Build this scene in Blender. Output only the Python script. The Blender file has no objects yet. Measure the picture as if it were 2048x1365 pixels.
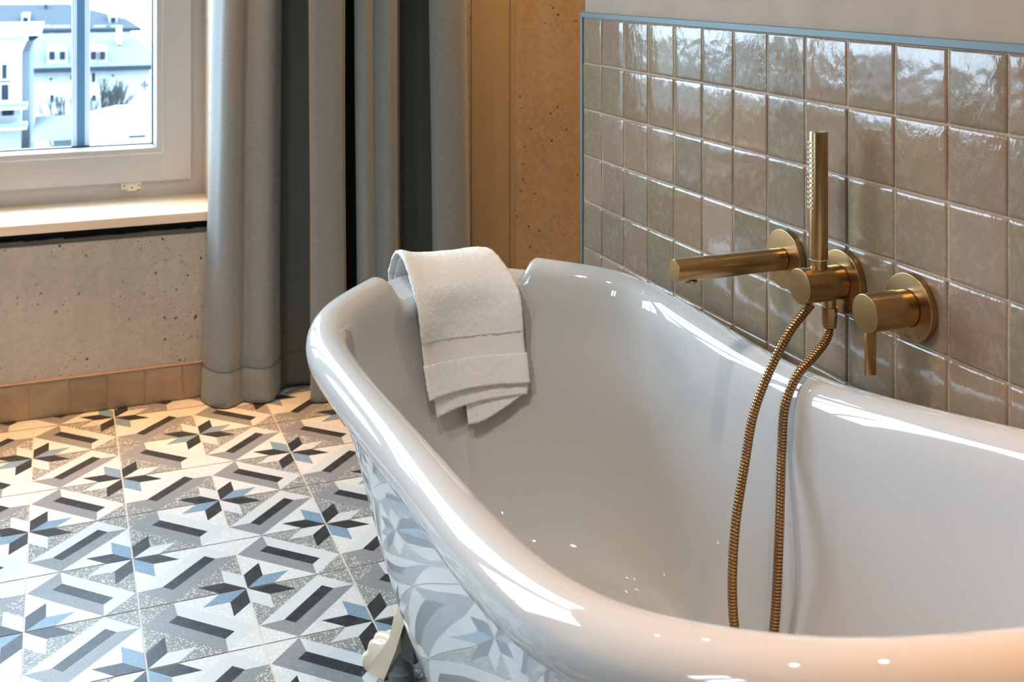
import bpy, bmesh, math, random
from mathutils import Vector, Matrix
from mathutils.bvhtree import BVHTree
random.seed(7)
S = bpy.context.scene
COL = S.collection
PI = math.pi

# ------------------------------------------------------------------ helpers
def lin(c):
    return tuple(((v/255)/12.92 if v/255 <= .04045 else ((v/255+.055)/1.055)**2.4) for v in c)

def link(name, me, mats=None, parent=None, smooth=False):
    o = bpy.data.objects.new(name, me)
    COL.objects.link(o)
    for m in (mats if isinstance(mats, (list, tuple)) else [mats] if mats else []):
        me.materials.append(m)
    if parent is not None:
        o.parent = parent
    if smooth:
        me.polygons.foreach_set('use_smooth', [True]*len(me.polygons))
    return o

def mesh(name, V, F, mats=None, parent=None, smooth=False, idx=None):
    me = bpy.data.meshes.new(name)
    me.from_pydata([tuple(v) for v in V], [], [tuple(f) for f in F])
    o = link(name, me, mats, parent, smooth)
    if idx:
        me.polygons.foreach_set('material_index', idx)
    me.update()
    return o

def bmobj(name, bm, mats=None, parent=None, smooth=False, angle=None):
    me = bpy.data.meshes.new(name)
    bm.normal_update()
    bm.to_mesh(me); bm.free()
    o = link(name, me, mats, parent, smooth or angle is not None)
    if angle is not None:
        me.set_sharp_from_angle(angle=math.radians(angle))
    return o

def empty(name, label, cat, loc=(0, 0, 0), group=None):
    o = bpy.data.objects.new(name, None); COL.objects.link(o)
    o.location = loc; o.empty_display_size = .05
    o['label'] = label; o['category'] = cat
    if group: o['group'] = group
    return o

def tag(o, label, cat, group=None, kind=None):
    o['label'] = label; o['category'] = cat
    if group: o['group'] = group
    if kind: o['kind'] = kind
    return o

def structure(o, label=None):
    o['kind'] = 'structure'
    if label:
        o['label'] = label
    return o

def add_box(bm, x0, x1, y0, y1, z0, z1, bevel=0, seg=2):
    r = bmesh.ops.create_cube(bm, size=1)
    vs = r['verts']
    for v in vs:
        v.co = Vector((x0+(v.co.x+.5)*(x1-x0), y0+(v.co.y+.5)*(y1-y0), z0+(v.co.z+.5)*(z1-z0)))
    if bevel:
        es = list({e for v in vs for e in v.link_edges})
        bmesh.ops.bevel(bm, geom=es, offset=bevel, segments=seg, affect='EDGES', profile=.5)

def box(name, x0, x1, y0, y1, z0, z1, mats, parent=None, bevel=0):
    bm = bmesh.new(); add_box(bm, x0, x1, y0, y1, z0, z1, bevel)
    return bmobj(name, bm, mats, parent, angle=35 if bevel else None)

def add_lathe(bm, prof, origin, axis, n=64, cap0=True, cap1=True):
    """prof: list of (dist along axis, radius)"""
    ax = Vector(axis).normalized()
    ref = Vector((0, 0, 1)) if abs(ax.z) < .9 else Vector((1, 0, 0))
    e1 = ax.cross(ref).normalized(); e2 = ax.cross(e1)
    o = Vector(origin); rings = []
    for d, r in prof:
        rings.append([bm.verts.new(o+ax*d+(e1*math.cos(2*PI*k/n)+e2*math.sin(2*PI*k/n))*r) for k in range(n)])
    for a, b in zip(rings[:-1], rings[1:]):
        for k in range(n):
            bm.faces.new((a[k], a[(k+1) % n], b[(k+1) % n], b[k]))
    if cap0: bm.faces.new(list(reversed(rings[0])))
    if cap1: bm.faces.new(rings[-1])

def lathe(name, prof, origin, axis, mats, parent=None, n=64, angle=30):
    bm = bmesh.new(); add_lathe(bm, prof, origin, axis, n)
    bmesh.ops.recalc_face_normals(bm, faces=bm.faces)
    return bmobj(name, bm, mats, parent, angle=angle)

def rounded(r, d0, d1, b):
    """cylinder profile with small rounded far edge"""
    return [(d0, r)] + [(d1-b+b*math.sin(a), r-b+b*math.cos(a)) for a in (0, .26, .52, .79, 1.05, 1.31, PI/2)]

def catmull(P, m, closed=False):
    P = [Vector(p) for p in P]; n = len(P); out = []
    rng = range(n) if closed else range(n-1)
    for i in rng:
        if closed:
            a, b, c, d = P[i-1], P[i], P[(i+1) % n], P[(i+2) % n]
        else:
            b, c = P[i], P[i+1]
            a = P[i-1] if i > 0 else b*2-c
            d = P[i+2] if i+2 < n else c*2-b
        for k in range(m):
            t = k/m
            out.append(.5*((2*b)+(c-a)*t+(2*a-5*b+4*c-d)*t*t+(3*b-a-3*c+d)*t**3))
    if not closed: out.append(P[-1])
    return out

def resample(P, n, closed=False):
    Q = P+[P[0]] if closed else P
    s = [0]
    for a, b in zip(Q[:-1], Q[1:]): s.append(s[-1]+(b-a).length)
    out = []; j = 0
    cnt = n if closed else n-1
    for k in range(n):
        t = s[-1]*k/cnt
        while j < len(s)-2 and s[j+1] < t: j += 1
        f = 0 if s[j+1] == s[j] else (t-s[j])/(s[j+1]-s[j])
        out.append(Q[j].lerp(Q[j+1], min(1, max(0, f))))
    return out

def sstep(a, b, x):
    t = min(1, max(0, (x-a)/(b-a))); return t*t*(3-2*t)

# ------------------------------------------------------------------ materials
class NT:
    def __init__(s, name):
        s.m = bpy.data.materials.new(name); s.m.use_nodes = True
        s.t = s.m.node_tree; s.n = s.t.nodes; s.l = s.t.links
        s.bsdf = s.n['Principled BSDF']; s.out = s.n['Material Output']
    def node(s, typ, **kw):
        nd = s.n.new(typ)
        for k, v in kw.items():
            if k in nd.inputs: nd.inputs[k].default_value = v
            else: setattr(nd, k, v)
        return nd
    def link(s, a, b): s.l.new(a, b)
    def coord(s, scale=(1, 1, 1), kind='Object'):
        tc = s.node('ShaderNodeTexCoord'); mp = s.node('ShaderNodeMapping')
        mp.inputs['Scale'].default_value = scale
        s.link(tc.outputs[kind], mp.inputs['Vector']); return mp.outputs['Vector']
    def noise(s, vec, scale, detail=3, rough=.5, dist=0):
        nd = s.node('ShaderNodeTexNoise', Scale=scale, Detail=detail, Roughness=rough, Distortion=dist)
        s.link(vec, nd.inputs['Vector']); return nd
    def vor(s, vec, scale, feature='F1', rnd=1):
        nd = s.node('ShaderNodeTexVoronoi', Scale=scale, Randomness=rnd); nd.feature = feature
        s.link(vec, nd.inputs['Vector']); return nd
    def ramp(s, fac, stops):
        nd = s.node('ShaderNodeValToRGB'); cr = nd.color_ramp
        while len(cr.elements) < len(stops): cr.elements.new(.5)
        for e, (p, c) in zip(cr.elements, stops):
            e.position = p; e.color = (*c, 1) if len(c) == 3 else c
        s.link(fac, nd.inputs['Fac']); return nd.outputs['Color']
    def mix(s, fac, a, b, blend='MIX'):
        nd = s.node('ShaderNodeMix'); nd.data_type = 'RGBA'; nd.blend_type = blend
        for sock, v in ((nd.inputs[0], fac), (nd.inputs[6], a), (nd.inputs[7], b)):
            if hasattr(v, 'links'): s.link(v, sock)
            elif isinstance(v, (int, float)): sock.default_value = v
            else: sock.default_value = (*v, 1) if len(v) == 3 else v
        return nd.outputs[2]
    def math(s, op, a, b=None):
        nd = s.node('ShaderNodeMath'); nd.operation = op
        for sock, v in zip(nd.inputs, (a, b)):
            if v is None: continue
            if hasattr(v, 'links'): s.link(v, sock)
            else: sock.default_value = v
        return nd.outputs[0]
    def bump(s, h, strength=.3, dist=.01, prev=None):
        nd = s.node('ShaderNodeBump', Strength=strength, Distance=dist)
        s.link(h, nd.inputs['Height'])
        if prev is not None: s.link(prev, nd.inputs['Normal'])
        s.link(nd.outputs[0], s.bsdf.inputs['Normal']); return nd.outputs[0]
    def set(s, **kw):
        for k, v in kw.items():
            sock = s.bsdf.inputs[k.replace('_', ' ')]
            if hasattr(v, 'links'): s.link(v, sock)
            else: sock.default_value = (*v, 1) if isinstance(v, tuple) and len(v) == 3 else v
        return s

def plain(name, c, rough=.5, metal=0, bump=None, spec=.5, var=.06):
    t = NT(name); v = t.coord()
    n = t.noise(v, 14, 3)
    a = tuple(x*(1-var) for x in lin(c)); b = tuple(min(1, x*(1+var)) for x in lin(c))
    t.set(Base_Color=t.ramp(n.outputs['Fac'], [(.3, a), (.7, b)]), Roughness=rough, Metallic=metal)
    t.bsdf.inputs['Specular IOR Level'].default_value = spec
    if bump:
        f = t.noise(v, bump[0], 4); t.bump(f.outputs['Fac'], bump[1], bump[2])
    return t.m

M = {}
# bath enamel
t = NT('white_enamel'); v = t.coord()
t.set(Base_Color=(.53, .53, .52), Roughness=.02)
t.bsdf.inputs['Specular IOR Level'].default_value = .7
n = t.noise(v, 11, 2); t.bump(n.outputs['Fac'], .02, .002)
M['enamel'] = t.m
t = NT('cream_enamel'); t.set(Base_Color=lin((240, 222, 194)), Roughness=.16); M['cream'] = t.m
M['dark_bracket'] = plain('dark_bracket', (74, 78, 76), .45)
M['grey_pad'] = plain('grey_pad', (120, 130, 130), .5)
M['chrome'] = plain('chrome', (200, 205, 210), .12, 1)

# brushed brass
t = NT('brushed_bronze'); v = t.coord((30, 260, 260))
n = t.noise(v, 6, 4, .6)
t.set(Base_Color=t.ramp(n.outputs['Fac'], [(.3, lin((164, 134, 92))), (.7, lin((186, 156, 112)))]), Metallic=1.0, Roughness=.27)
t.bump(n.outputs['Fac'], .06, .0006); M['brass'] = t.m
t = NT('polished_bronze'); t.set(Base_Color=lin((182, 142, 94)), Metallic=1.0, Roughness=.24); M['brass2'] = t.m
M['joint'] = plain('dark_joint', (40, 26, 14), .5)
M['nozzle'] = plain('clear_silicone', (226, 226, 222), .25)
M['mark_grey'] = plain('engraved_grey', (92, 74, 52), .5)
M['mark_blue'] = plain('mark_blue', (40, 62, 110), .4)

# glazed handmade tile
t = NT('glazed_tile')
at = t.node('ShaderNodeVertexColor'); at.layer_name = 'tone'
v = t.coord()
n1 = t.noise(v, 20, 5, .62, .8); n2 = t.noise(v, 44, 4, .65, 1.2)
c = t.mix(t.ramp(n1.outputs['Fac'], [(.36, (0, 0, 0)), (.74, (.6, .6, .6))]), at.outputs['Color'], lin((142, 120, 98)))
c = t.mix(t.ramp(n2.outputs['Fac'], [(.5, (0, 0, 0)), (.78, (.4, .4, .4))]), c, lin((178, 162, 146)))
t.set(Base_Color=c, Roughness=.10)
t.bsdf.inputs['Specular IOR Level'].default_value = .42
b1 = t.noise(v, 17, 2, .5, .3); b2 = t.noise(t.coord((50, 50, 30)), 1.6, 3, .6, .6); b3 = t.noise(v, 230, 2, .5)
g1 = t.noise(v, 7, 1); gm = t.ramp(g1.outputs['Fac'], [(.42, (.1, .1, .1)), (.62, (1, 1, 1))])
nb = t.bump(b1.outputs['Fac'], .42, .004)
nb = t.bump(t.math('MULTIPLY', b2.outputs['Fac'], gm), .22, .003, nb)
nb = t.bump(b3.outputs['Fac'], .06, .001, nb)
M['tile'] = t.m
t = NT('tile_grout'); v = t.coord(); n = t.noise(v, 300, 3)
t.set(Base_Color=t.ramp(n.outputs['Fac'], [(.3, lin((150, 118, 92))), (.7, lin((188, 160, 136)))]), Roughness=.6)
t.bump(n.outputs['Fac'], .4, .001); M['grout'] = t.m

M['plaster'] = plain('white_plaster', (166, 144, 124), .75, bump=(120, .12, .002))
M['ceiling'] = plain('ceiling_paint', (235, 228, 218), .8, bump=(90, .1, .002))
M['warm_wall'] = plain('timber_lining', (190, 170, 145), .6, bump=(40, .1, .002))
M['trim'] = plain('blue_grey_metal', (92, 106, 107), .45, .15, var=.03)
M['upvc'] = plain('white_window_plastic', (196, 190, 188), .28, var=.015)
M['gasket'] = plain('black_gasket', (16, 20, 24), .5)
M['black'] = plain('gap_shade_black', (9, 9, 11), .8)  # stands in for the shade inside the sill and curtain gaps
M['haze_strip'] = plain('blue_grey_haze', (96, 140, 172), .5, var=.03)
M['panel'] = plain('ochre_panel', (196, 170, 126), .5, bump=(200, .05, .001), var=.03)
M['catch'] = plain('cream_plastic', (238, 226, 200), .35)
M['slot'] = plain('dark_slot', (40, 36, 30), .6)

def concrete(name, a, b):
    t = NT(name); v = t.coord()
    n1 = t.noise(v, 3, 6, .6); n2 = t.noise(v, 60, 4, .6)
    n3 = t.noise(t.coord((26, 26, 1.2)), 1.3, 3, .5)
    c = t.ramp(n1.outputs['Fac'], [(.3, lin(a)), (.7, lin(b))])
    c = t.mix(.18, c, t.ramp(n2.outputs['Fac'], [(.3, (.25, .22, .18)), (.7, (.75, .7, .62))]))
    c = t.mix(t.ramp(n3.outputs['Fac'], [(.5, (0, 0, 0)), (.8, (.28, .28, .28))]), c, lin((206, 196, 178)))
    vd = t.node('ShaderNodeVectorMath'); vd.operation = 'ADD'
    nn = t.noise(v, 18, 2); sc = t.node('ShaderNodeVectorMath'); sc.operation = 'SCALE'; sc.inputs['Scale'].default_value = .02
    t.link(nn.outputs['Color'], sc.inputs[0]); t.link(v, vd.inputs[0]); t.link(sc.outputs[0], vd.inputs[1])
    w = t.vor(vd.outputs[0], 34); w2 = t.vor(vd.outputs[0], 78)
    pit = t.math('MAXIMUM', t.ramp(w.outputs['Distance'], [(.09, (1, 1, 1)), (.15, (0, 0, 0))]),
                 t.ramp(w2.outputs['Distance'], [(.09, (.8, .8, .8)), (.17, (0, 0, 0))]))
    gate = t.noise(v, 7, 2); pit = t.math('MULTIPLY', pit, t.ramp(gate.outputs['Fac'], [(.42, (0, 0, 0)), (.58, (1, 1, 1))]))
    c = t.mix(pit, c, lin((64, 54, 40)))
    t.set(Base_Color=c, Roughness=.78)
    nb = t.bump(n2.outputs['Fac'], .25, .002)
    inv = t.math('SUBTRACT', 1.0, pit); t.bump(inv, .6, .004, nb)
    return t.m
M['concrete'] = concrete('cast_concrete', (170, 164, 154), (190, 184, 174))
M['concrete2'] = concrete('lamplit_concrete', (182, 146, 96), (204, 166, 114))  # copy of the concrete with warm lamplight worked into its colour

# pine board
t = NT('pine_board'); v = t.coord((1.1, 16, 16))
n = t.noise(v, 3.2, 5, .6, .4); w = t.node('ShaderNodeTexWave', Scale=2.0, Distortion=6.0, Detail=2.0); w.bands_direction = 'Y'; t.link(v, w.inputs['Vector'])
c = t.ramp(n.outputs['Fac'], [(.3, lin((246, 232, 212))), (.6, lin((240, 220, 192))), (.8, lin((226, 194, 156)))])
c = t.mix(t.math('MULTIPLY', w.outputs['Fac'], .35), c, lin((232, 204, 168)))
k = t.vor(t.coord((5, 11, 11)), 1.0)
c = t.mix(t.ramp(k.outputs['Distance'], [(.04, (1, 1, 1)), (.10, (0, 0, 0))]), c, lin((150, 92, 52)))
t.set(Base_Color=c, Roughness=.42); M['pine'] = t.m

# terry and weave
t = NT('terry_cloth'); v = t.coord()
n = t.noise(v, 520, 3, .6); n2 = t.noise(v, 270, 3, .6)
t.set(Base_Color=t.ramp(n.outputs['Fac'], [(.3, (.76, .75, .735)), (.7, (.90, .89, .875))]), Roughness=.95)
t.bsdf.inputs['Sheen Weight'].default_value = .3
nb = t.bump(n2.outputs['Fac'], .5, .002); t.bump(n.outputs['Fac'], .6, .0012, nb); M['terry'] = t.m
t = NT('flat_weave'); v = t.coord((500, 500, 900)); n = t.noise(v, 1, 2)
t.set(Base_Color=(.76, .745, .72), Roughness=.85); t.bump(n.outputs['Fac'], .2, .0008); M['weave'] = t.m

# curtain
t = NT('curtain_cloth'); v = t.coord((60, 60, 900)); n = t.noise(v, 1, 3, .7); n2 = t.noise(t.coord((900, 900, 300)), 1, 2)
c = t.ramp(n.outputs['Fac'], [(.25, lin((118, 125, 128))), (.75, lin((156, 163, 164)))])
c = t.mix(.25, c, t.ramp(n2.outputs['Fac'], [(.3, lin((96, 96, 88))), (.7, lin((168, 164, 150)))]))
t.set(Base_Color=c, Roughness=.85); t.bsdf.inputs['Sheen Weight'].default_value = .25
t.bump(n.outputs['Fac'], .15, .001); M['curtain'] = t.m
t = NT('fold_shade_cloth'); v = t.coord((60, 60, 900)); n = t.noise(v, 1, 3, .7)
t.set(Base_Color=t.ramp(n.outputs['Fac'], [(.25, lin((88, 92, 92))), (.75, lin((108, 111, 108)))]), Roughness=.9); M['fold_shade'] = t.m  # darker cloth that paints the shade inside the curtain folds
M['stitch'] = plain('stitched_seam', (84, 82, 70), .9)

# encaustic / terrazzo floor colours
def terrazzo(name, base, chip, amount, scale=300):
    t = NT(name); v = t.coord()
    w = t.vor(v, scale); n = t.noise(v, 40, 3)
    lo, hi = amount
    rnd = t.ramp(w.outputs['Color'], [(lo, (0, 0, 0)), (hi, (1, 1, 1))])
    edge = t.ramp(w.outputs['Distance'], [(.30, (1, 1, 1)), (.5, (0, 0, 0))])
    f = t.math('MULTIPLY', rnd, edge)
    c = t.mix(f, lin(base), lin(chip))
    c = t.mix(t.math('MULTIPLY', n.outputs['Fac'], .12), c, (.48, .47, .46))
    t.set(Base_Color=c, Roughness=.33)
    t.bsdf.inputs['Specular IOR Level'].default_value = .17
    nb = t.noise(v, 260, 3); t.bump(nb.outputs['Fac'], .12, .0008)
    return t.m
FM = [plain('floor_grout', (206, 196, 182), .6),
      terrazzo('floor_dark', (21, 21, 25), (84, 86, 94), (.62, .9), 420),
      terrazzo('floor_white', (200, 201, 198), (182, 183, 179), (.3, .9), 420),
      terrazzo('floor_grey', (126, 127, 128), (164, 164, 164), (.35, .9), 460),
      terrazzo('floor_blue', (112, 138, 157), (160, 180, 194), (.4, .9), 420),
      terrazzo('floor_speckle_dark', (128, 127, 121), (216, 216, 210), (.28, .6), 260),
      terrazzo('floor_speckle_light', (204, 202, 196), (224, 223, 218), (.2, .6), 260)]

# glass
t = NT('window_glass'); t.n.remove(t.bsdf)
tr = t.node('ShaderNodeBsdfTransparent'); tr.inputs[0].default_value = (.95, .975, .985, 1)
gl = t.node('ShaderNodeBsdfGlossy'); gl.inputs['Roughness'].default_value = .0
lw = t.node('ShaderNodeLayerWeight', Blend=.5); mx = t.node('ShaderNodeMixShader')
fc = t.math('ADD', t.math('MULTIPLY', t.math('POWER', lw.outputs['Facing'], 5.0), .6), .025)
t.link(fc, mx.inputs[0]); t.link(tr.outputs[0], mx.inputs[1]); t.link(gl.outputs[0], mx.inputs[2])
t.link(mx.outputs[0], t.out.inputs['Surface']); M['glass'] = t.m

def translucent_bar(name, c, tc):
    t = NT(name); t.set(Base_Color=lin(c), Roughness=.4)
    tl = t.node('ShaderNodeBsdfTranslucent'); tl.inputs[0].default_value = (*tc, 1)
    ad = t.node('ShaderNodeAddShader'); t.link(t.bsdf.outputs[0], ad.inputs[0]); t.link(tl.outputs[0], ad.inputs[1])
    t.link(ad.outputs[0], t.out.inputs['Surface']); return t.m
M['bar'] = translucent_bar('glow_white_bar', (200, 200, 200), (.26, .27, .28))  # translucency added so the backlit white sides glow like a halo
M['haze_strip'] = translucent_bar('haze_blue_strip', (110, 150, 180), (.085, .13, .165))  # blue tint and glow stand in for haze over the bar
def emit(name, c, s):
    t = NT(name); t.set(Base_Color=(.8, .8, .8)); t.bsdf.inputs['Emission Color'].default_value = (*c, 1)
    t.bsdf.inputs['Emission Strength'].default_value = s; return t.m
M['lamp'] = emit('lamp_glow', (1, .70, .40), 25)
M['far_wall'] = plain('pale_render', (132, 134, 134), .9, spec=0)
M['far_wall2'] = plain('pale_render_grey', (84, 90, 94), .9, spec=0)
M['far_roof'] = plain('slate_roof', (52, 56, 60), .8, spec=0)
M['far_roof2'] = plain('light_slate_roof', (78, 82, 86), .8, spec=0)
M['far_dark'] = plain('far_window_glass', (22, 28, 34), .4, spec=.05)
M['far_eave'] = plain('dark_eave', (34, 40, 46), .8, spec=0)
M['far_ground'] = plain('pale_yard', (104, 108, 108), .95, spec=0)
M['twig'] = plain('bare_twigs', (56, 58, 56), .9, spec=0)

# ------------------------------------------------------------------ room shell
XW = 1.0913          # tile face plane
YE = 2.3090          # far end of the tiled wall
YB = 3.3234          # window wall plane
CH = 2.55
# floor: cement tiles with the star pattern
def build_floor():
    fx, fy, p = -.0564, 3.0517, .2
    g = .0016/p
    V = []; F = []; I = []
    x0, x1, y0, y1 = -2.0, 1.98, -1.8, 3.4517
    V += [(x0, y0, -.0012), (x1, y0, -.0012), (x1, y1, -.0012), (x0, y1, -.0012)]; F.append((0, 1, 2, 3)); I.append(0)
    K1 = [(0, 0), (.26, 0), (.445, .18), (.185, .18)]
    K2 = [(0, 0), (.185, .18), (.185, .44), (0, .26)]
    RG = [(.26, 0), (.69, 0), (0, .69), (0, .26), (.185, .44), (.185, .18), (.445, .18)]
    LT = [(0, .69), (.69, 0), (1, .31), (.79, .305), (.695, .21), (.235, .675)]
    GR = [(0, .69), (.235, .675), (.325, .767), (.79, .305), (1, .31), (.31, 1)]
    DK = [(.235, .675), (.695, .21), (.79, .305), (.325, .767)]
    T1 = [(.69, 0), (1, 0), (1, .31)]; T2 = [(0, .69), (.31, 1), (0, 1)]
    i0, i1 = math.floor((x0-fx)/p), math.ceil((x1-fx)/p)
    j0, j1 = math.floor((fy-y1)/p), math.ceil((fy-y0)/p)
    for i in range(i0, i1):
        for j in range(j0, j1):
            A = (i+j) % 2 == 0
            polys = []
            if A:
                fl = lambda q: q
                far = lambda q: (1-q[0], 1-q[1])
                e = i % 2 == 0           # star at top-left is the even kind
                polys += [(K1, fl, 1), (K2, fl, 2 if e else 4), (RG, fl, 5 if e else 6)]
                e2 = (i+1) % 2 == 0
                polys += [(K1, far, 1), (K2, far, 2 if e2 else 4), (RG, far, 5 if e2 else 6)]
                polys += [(LT, fl, 2), (GR, fl, 3), (DK, fl, 1)]
                polys += [(T1, fl, 5 if (i+1) % 2 else 6), (T2, fl, 5 if i % 2 else 6)]
            else:
                # stars at top-right (1,0) and bottom-left (0,1); dark arm runs along the column
                tr_ = lambda q: (1-q[1], q[0])
                bl_ = lambda q: (q[1], 1-q[0])
                e = (i+1) % 2 == 0
                polys += [(K1, tr_, 1), (K2, tr_, 4 if e else 2), (RG, tr_, 6 if e else 5)]
                e2 = i % 2 == 0
                polys += [(K1, bl_, 1), (K2, bl_, 4 if e2 else 2), (RG, bl_, 6 if e2 else 5)]
                polys += [(LT, tr_, 2), (GR, tr_, 3), (DK, tr_, 1)]
                polys += [(T1, tr_, 5 if (i+1) % 2 else 6), (T2, tr_, 5 if i % 2 else 6)]
                # diamonds for this orientation: top-left corner column i, bottom-right corner column i+1
                polys[-2] = (T1, tr_, 5 if (i+1) % 2 else 6); polys[-1] = (T2, tr_, 5 if i % 2 else 6)
            for P, fn, s in polys:
                k = len(V)
                for q in P:
                    a, b = fn(q)
                    a = g+a*(1-2*g); b = g+b*(1-2*g)
                    V.append((min(max(fx+(i+a)*p, x0), x1), min(max(fy-(j+b)*p, y0), y1), 0))
                f = list(range(k, k+len(P)))
                # orientation up
                ar = sum(V[f[m]][0]*V[f[(m+1) % len(f)]][1]-V[f[(m+1) % len(f)]][0]*V[f[m]][1] for m in range(len(f)))
                if abs(ar) < 1e-9: continue
                if ar < 0: f.reverse()
                F.append(f); I.append(s)
    o = mesh('floor', V, F, FM, idx=I)
    structure(o, 'patterned star tile floor in black, grey, white and blue')
build_floor()

structure(box('ceiling', -2.05, 2.05, -1.85, YB+.4, CH, CH+.12, M['ceiling']))
LY0, LY1, LZ0, LZ1 = .9, 1.35, 1.1, 2.05  # opening for the added fill window
wl_ = structure(box('wall_left', -2.12, -2.0, LY1, YB+.35, -.05, CH, M['plaster']))
box('wall_left_near', -2.12, -2.0, -1.8, LY0, -.05, CH, M['plaster'], wl_)
box('wall_left_low', -2.12, -2.0, LY0, LY1, -.05, LZ0, M['plaster'], wl_)
box('wall_left_top', -2.12, -2.0, LY0, LY1, LZ1, CH, M['plaster'], wl_)
structure(box('wall_front', -2.1, 2.0, -1.92, -1.8, -.05, CH, M['warm_wall']))
structure(box('wall_alcove', 1.96, 2.06, YE, YB+.35, -.05, CH, M['concrete2']))

# tiled partition on the right
wr = structure(box('wall_right', XW+.0105, 1.98, -1.8, YE+.003, -.05, CH, M['plaster']), 'white plastered partition behind the bath, tiled on its lower part')

TONES = [(178, 154, 126), (170, 148, 122), (186, 158, 134), (162, 146, 120), (174, 156, 124), (190, 164, 142), (166, 151, 127), (182, 152, 120), (176, 148, 126)]
def tile_sheet(name, frame, u0, u1, v0, v1, us, vs, s, parent, seed, base=.009, kr=(.50, .64)):
    """frame(u,v,h)->xyz ; us/vs lists of grout lines; h = height out of the wall"""
    rnd = random.Random(seed)
    V = []; F = []; I = []; C = []
    def quad(pts, mi, col):
        k = len(V); V.extend(frame(*q) for q in pts); F.append(tuple(range(k, k+4))); I.append(mi); C.extend([col]*4)
    hg = base-.0018
    gc = (.5, .4, .3)
    quad([(u0, v0, hg), (u1, v0, hg), (u1, v1, hg), (u0, v1, hg)], 1, gc)
    for a, b in (((u0, v0), (u1, v0)), ((u1, v0), (u1, v1)), ((u1, v1), (u0, v1)), ((u0, v1), (u0, v0))):
        quad([(*a, 0), (*b, 0), (*b, hg), (*a, hg)], 1, gc)
    N = 8; g = .0014
    for ua, ub in zip(us[:-1], us[1:]):
        for va, vb in zip(vs[:-1], vs[1:]):
            a0, a1, b0, b1 = max(ua, u0)+g, min(ub, u1)-g, max(va, v0)+g, min(vb, v1)-g
            if a1-a0 < .004 or b1-b0 < .004: continue
            tone = lin(rnd.choice(TONES)); k_ = rnd.uniform(*kr); tone = tuple(x*k_ for x in tone)
            tu, tv = rnd.gauss(0, .010), rnd.gauss(0, .012); off = rnd.uniform(-.0004, .0004)
            ph = [rnd.uniform(0, 6.28) for _ in range(4)]; am = rnd.uniform(.00012, .00040)
            jit = [rnd.uniform(-.0007, .0007) for _ in range(4)]
            k = len(V)
            ts = [0, .012, .05, .25, .5, .75, .95, .988, 1]
            for iy, fy_ in enumerate(ts):
                for ix, fx_ in enumerate(ts):
                    u = a0+(a1-a0)*fx_+(jit[0]*(1-fx_)+jit[1]*fx_)*math.sin(3*fy_+ph[0])*.7
                    v = b0+(b1-b0)*fy_+(jit[2]*(1-fy_)+jit[3]*fy_)*math.sin(3*fx_+ph[1])*.7
                    e = min(fx_, 1-fx_, fy_, 1-fy_)
                    h = base+off+tu*(fx_-.5)*s*.5+tv*(fy_-.5)*s*.5
                    h += am*(math.sin(5*fx_+ph[2])+math.sin(4.4*fy_+ph[3]))
                    h -= .0018 if e < .001 else (.00045 if e < .02 else (.00006 if e < .06 else 0))
                    V.append(frame(u, v, h)); C.append(tone)
            n = len(ts)
            for iy in range(n-1):
                for ix in range(n-1):
                    q = k+iy*n+ix
                    F.append((q, q+1, q+n+1, q+n)); I.append(0)
    o = mesh(name, V, F, [M['tile'], M['grout']], parent, True, I)
    ca = o.data.color_attributes.new('tone', 'FLOAT_COLOR', 'POINT')
    ca.data.foreach_set('color', [x for c in C for x in (*c, 1)])
    bm = bmesh.new(); bm.from_mesh(o.data); bm.to_mesh(o.data); bm.free()
    return o
ST = .1027; ZT = 1.1026; YT = 2.3112
ys = [-1.0+0*k for k in range(0)]
us = [YT-ST*k for k in range(40)][::-1]
vs = [ZT-ST*k for k in range(12)][::-1]
ts_ = tile_sheet('tile_cladding', lambda u, v, h: (XW+.0095-h, u, v), -1.8, 2.3025, 0, 1.1015, us, vs, ST, wr, 3)
# metal edge profile on top and far end of the tiles
bm = bmesh.new()
add_box(bm, XW-.0012, XW+.010, -1.8, YE+.006, 1.1020, 1.1132, .0006, 1)
add_box(bm, XW-.0012, XW+.010, 2.3028, YE+.006, 0, 1.1020, .0006, 1)
structure(bmobj('trim_1', bm, M['trim'], angle=35), 'blue-grey metal edging around the wall tiles')

# window wall (pieces around the opening)
WX0, WX1, WZ0, WZ1 = -1.75, .42, .525, 2.25
YF = 3.594           # face of fixed window frame
wb = structure(box('wall_back', -2.0, WX1+.02, YB, YB+.34, -.05, .4645, M['concrete']), 'bare concrete wall below and beside the window')
box('wall_pier', WX1+.02, 1.192, YB, YB+.34, -.05, CH, M['concrete'], wb)
box('wall_lintel', -2.0, WX1+.02, YB, YB+.34, WZ1, CH, M['concrete'], wb)
box('wall_return', -2.0, WX0, YB, YB+.34, .4645, WZ1, M['concrete'], wb)
box('wall_end', 1.334, 1.98, YB, YB+.34, -.05, CH, M['concrete2'], wb)
# rough lip on top of the parapet and a black box for the shaded gap below the sill
bm = bmesh.new()
n = 120
for k in range(n):
    xa, xb = -1.98+(WX1+2.0)*k/n, -1.98+(WX1+2.0)*(k+1)/n
    h = .0105+random.uniform(-.0018, .0022)
    add_box(bm, xa, xb, YB+.010, YB+.06, .4640, .4640+h)
bmobj('rough_lip', bm, plain('grey_lip', (108, 102, 94), .9), wb)
box('gap_shade_box', -1.98, WX1+.018, YB+.03, YB+.30, .46, .4975, M['black'], wb)
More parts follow.
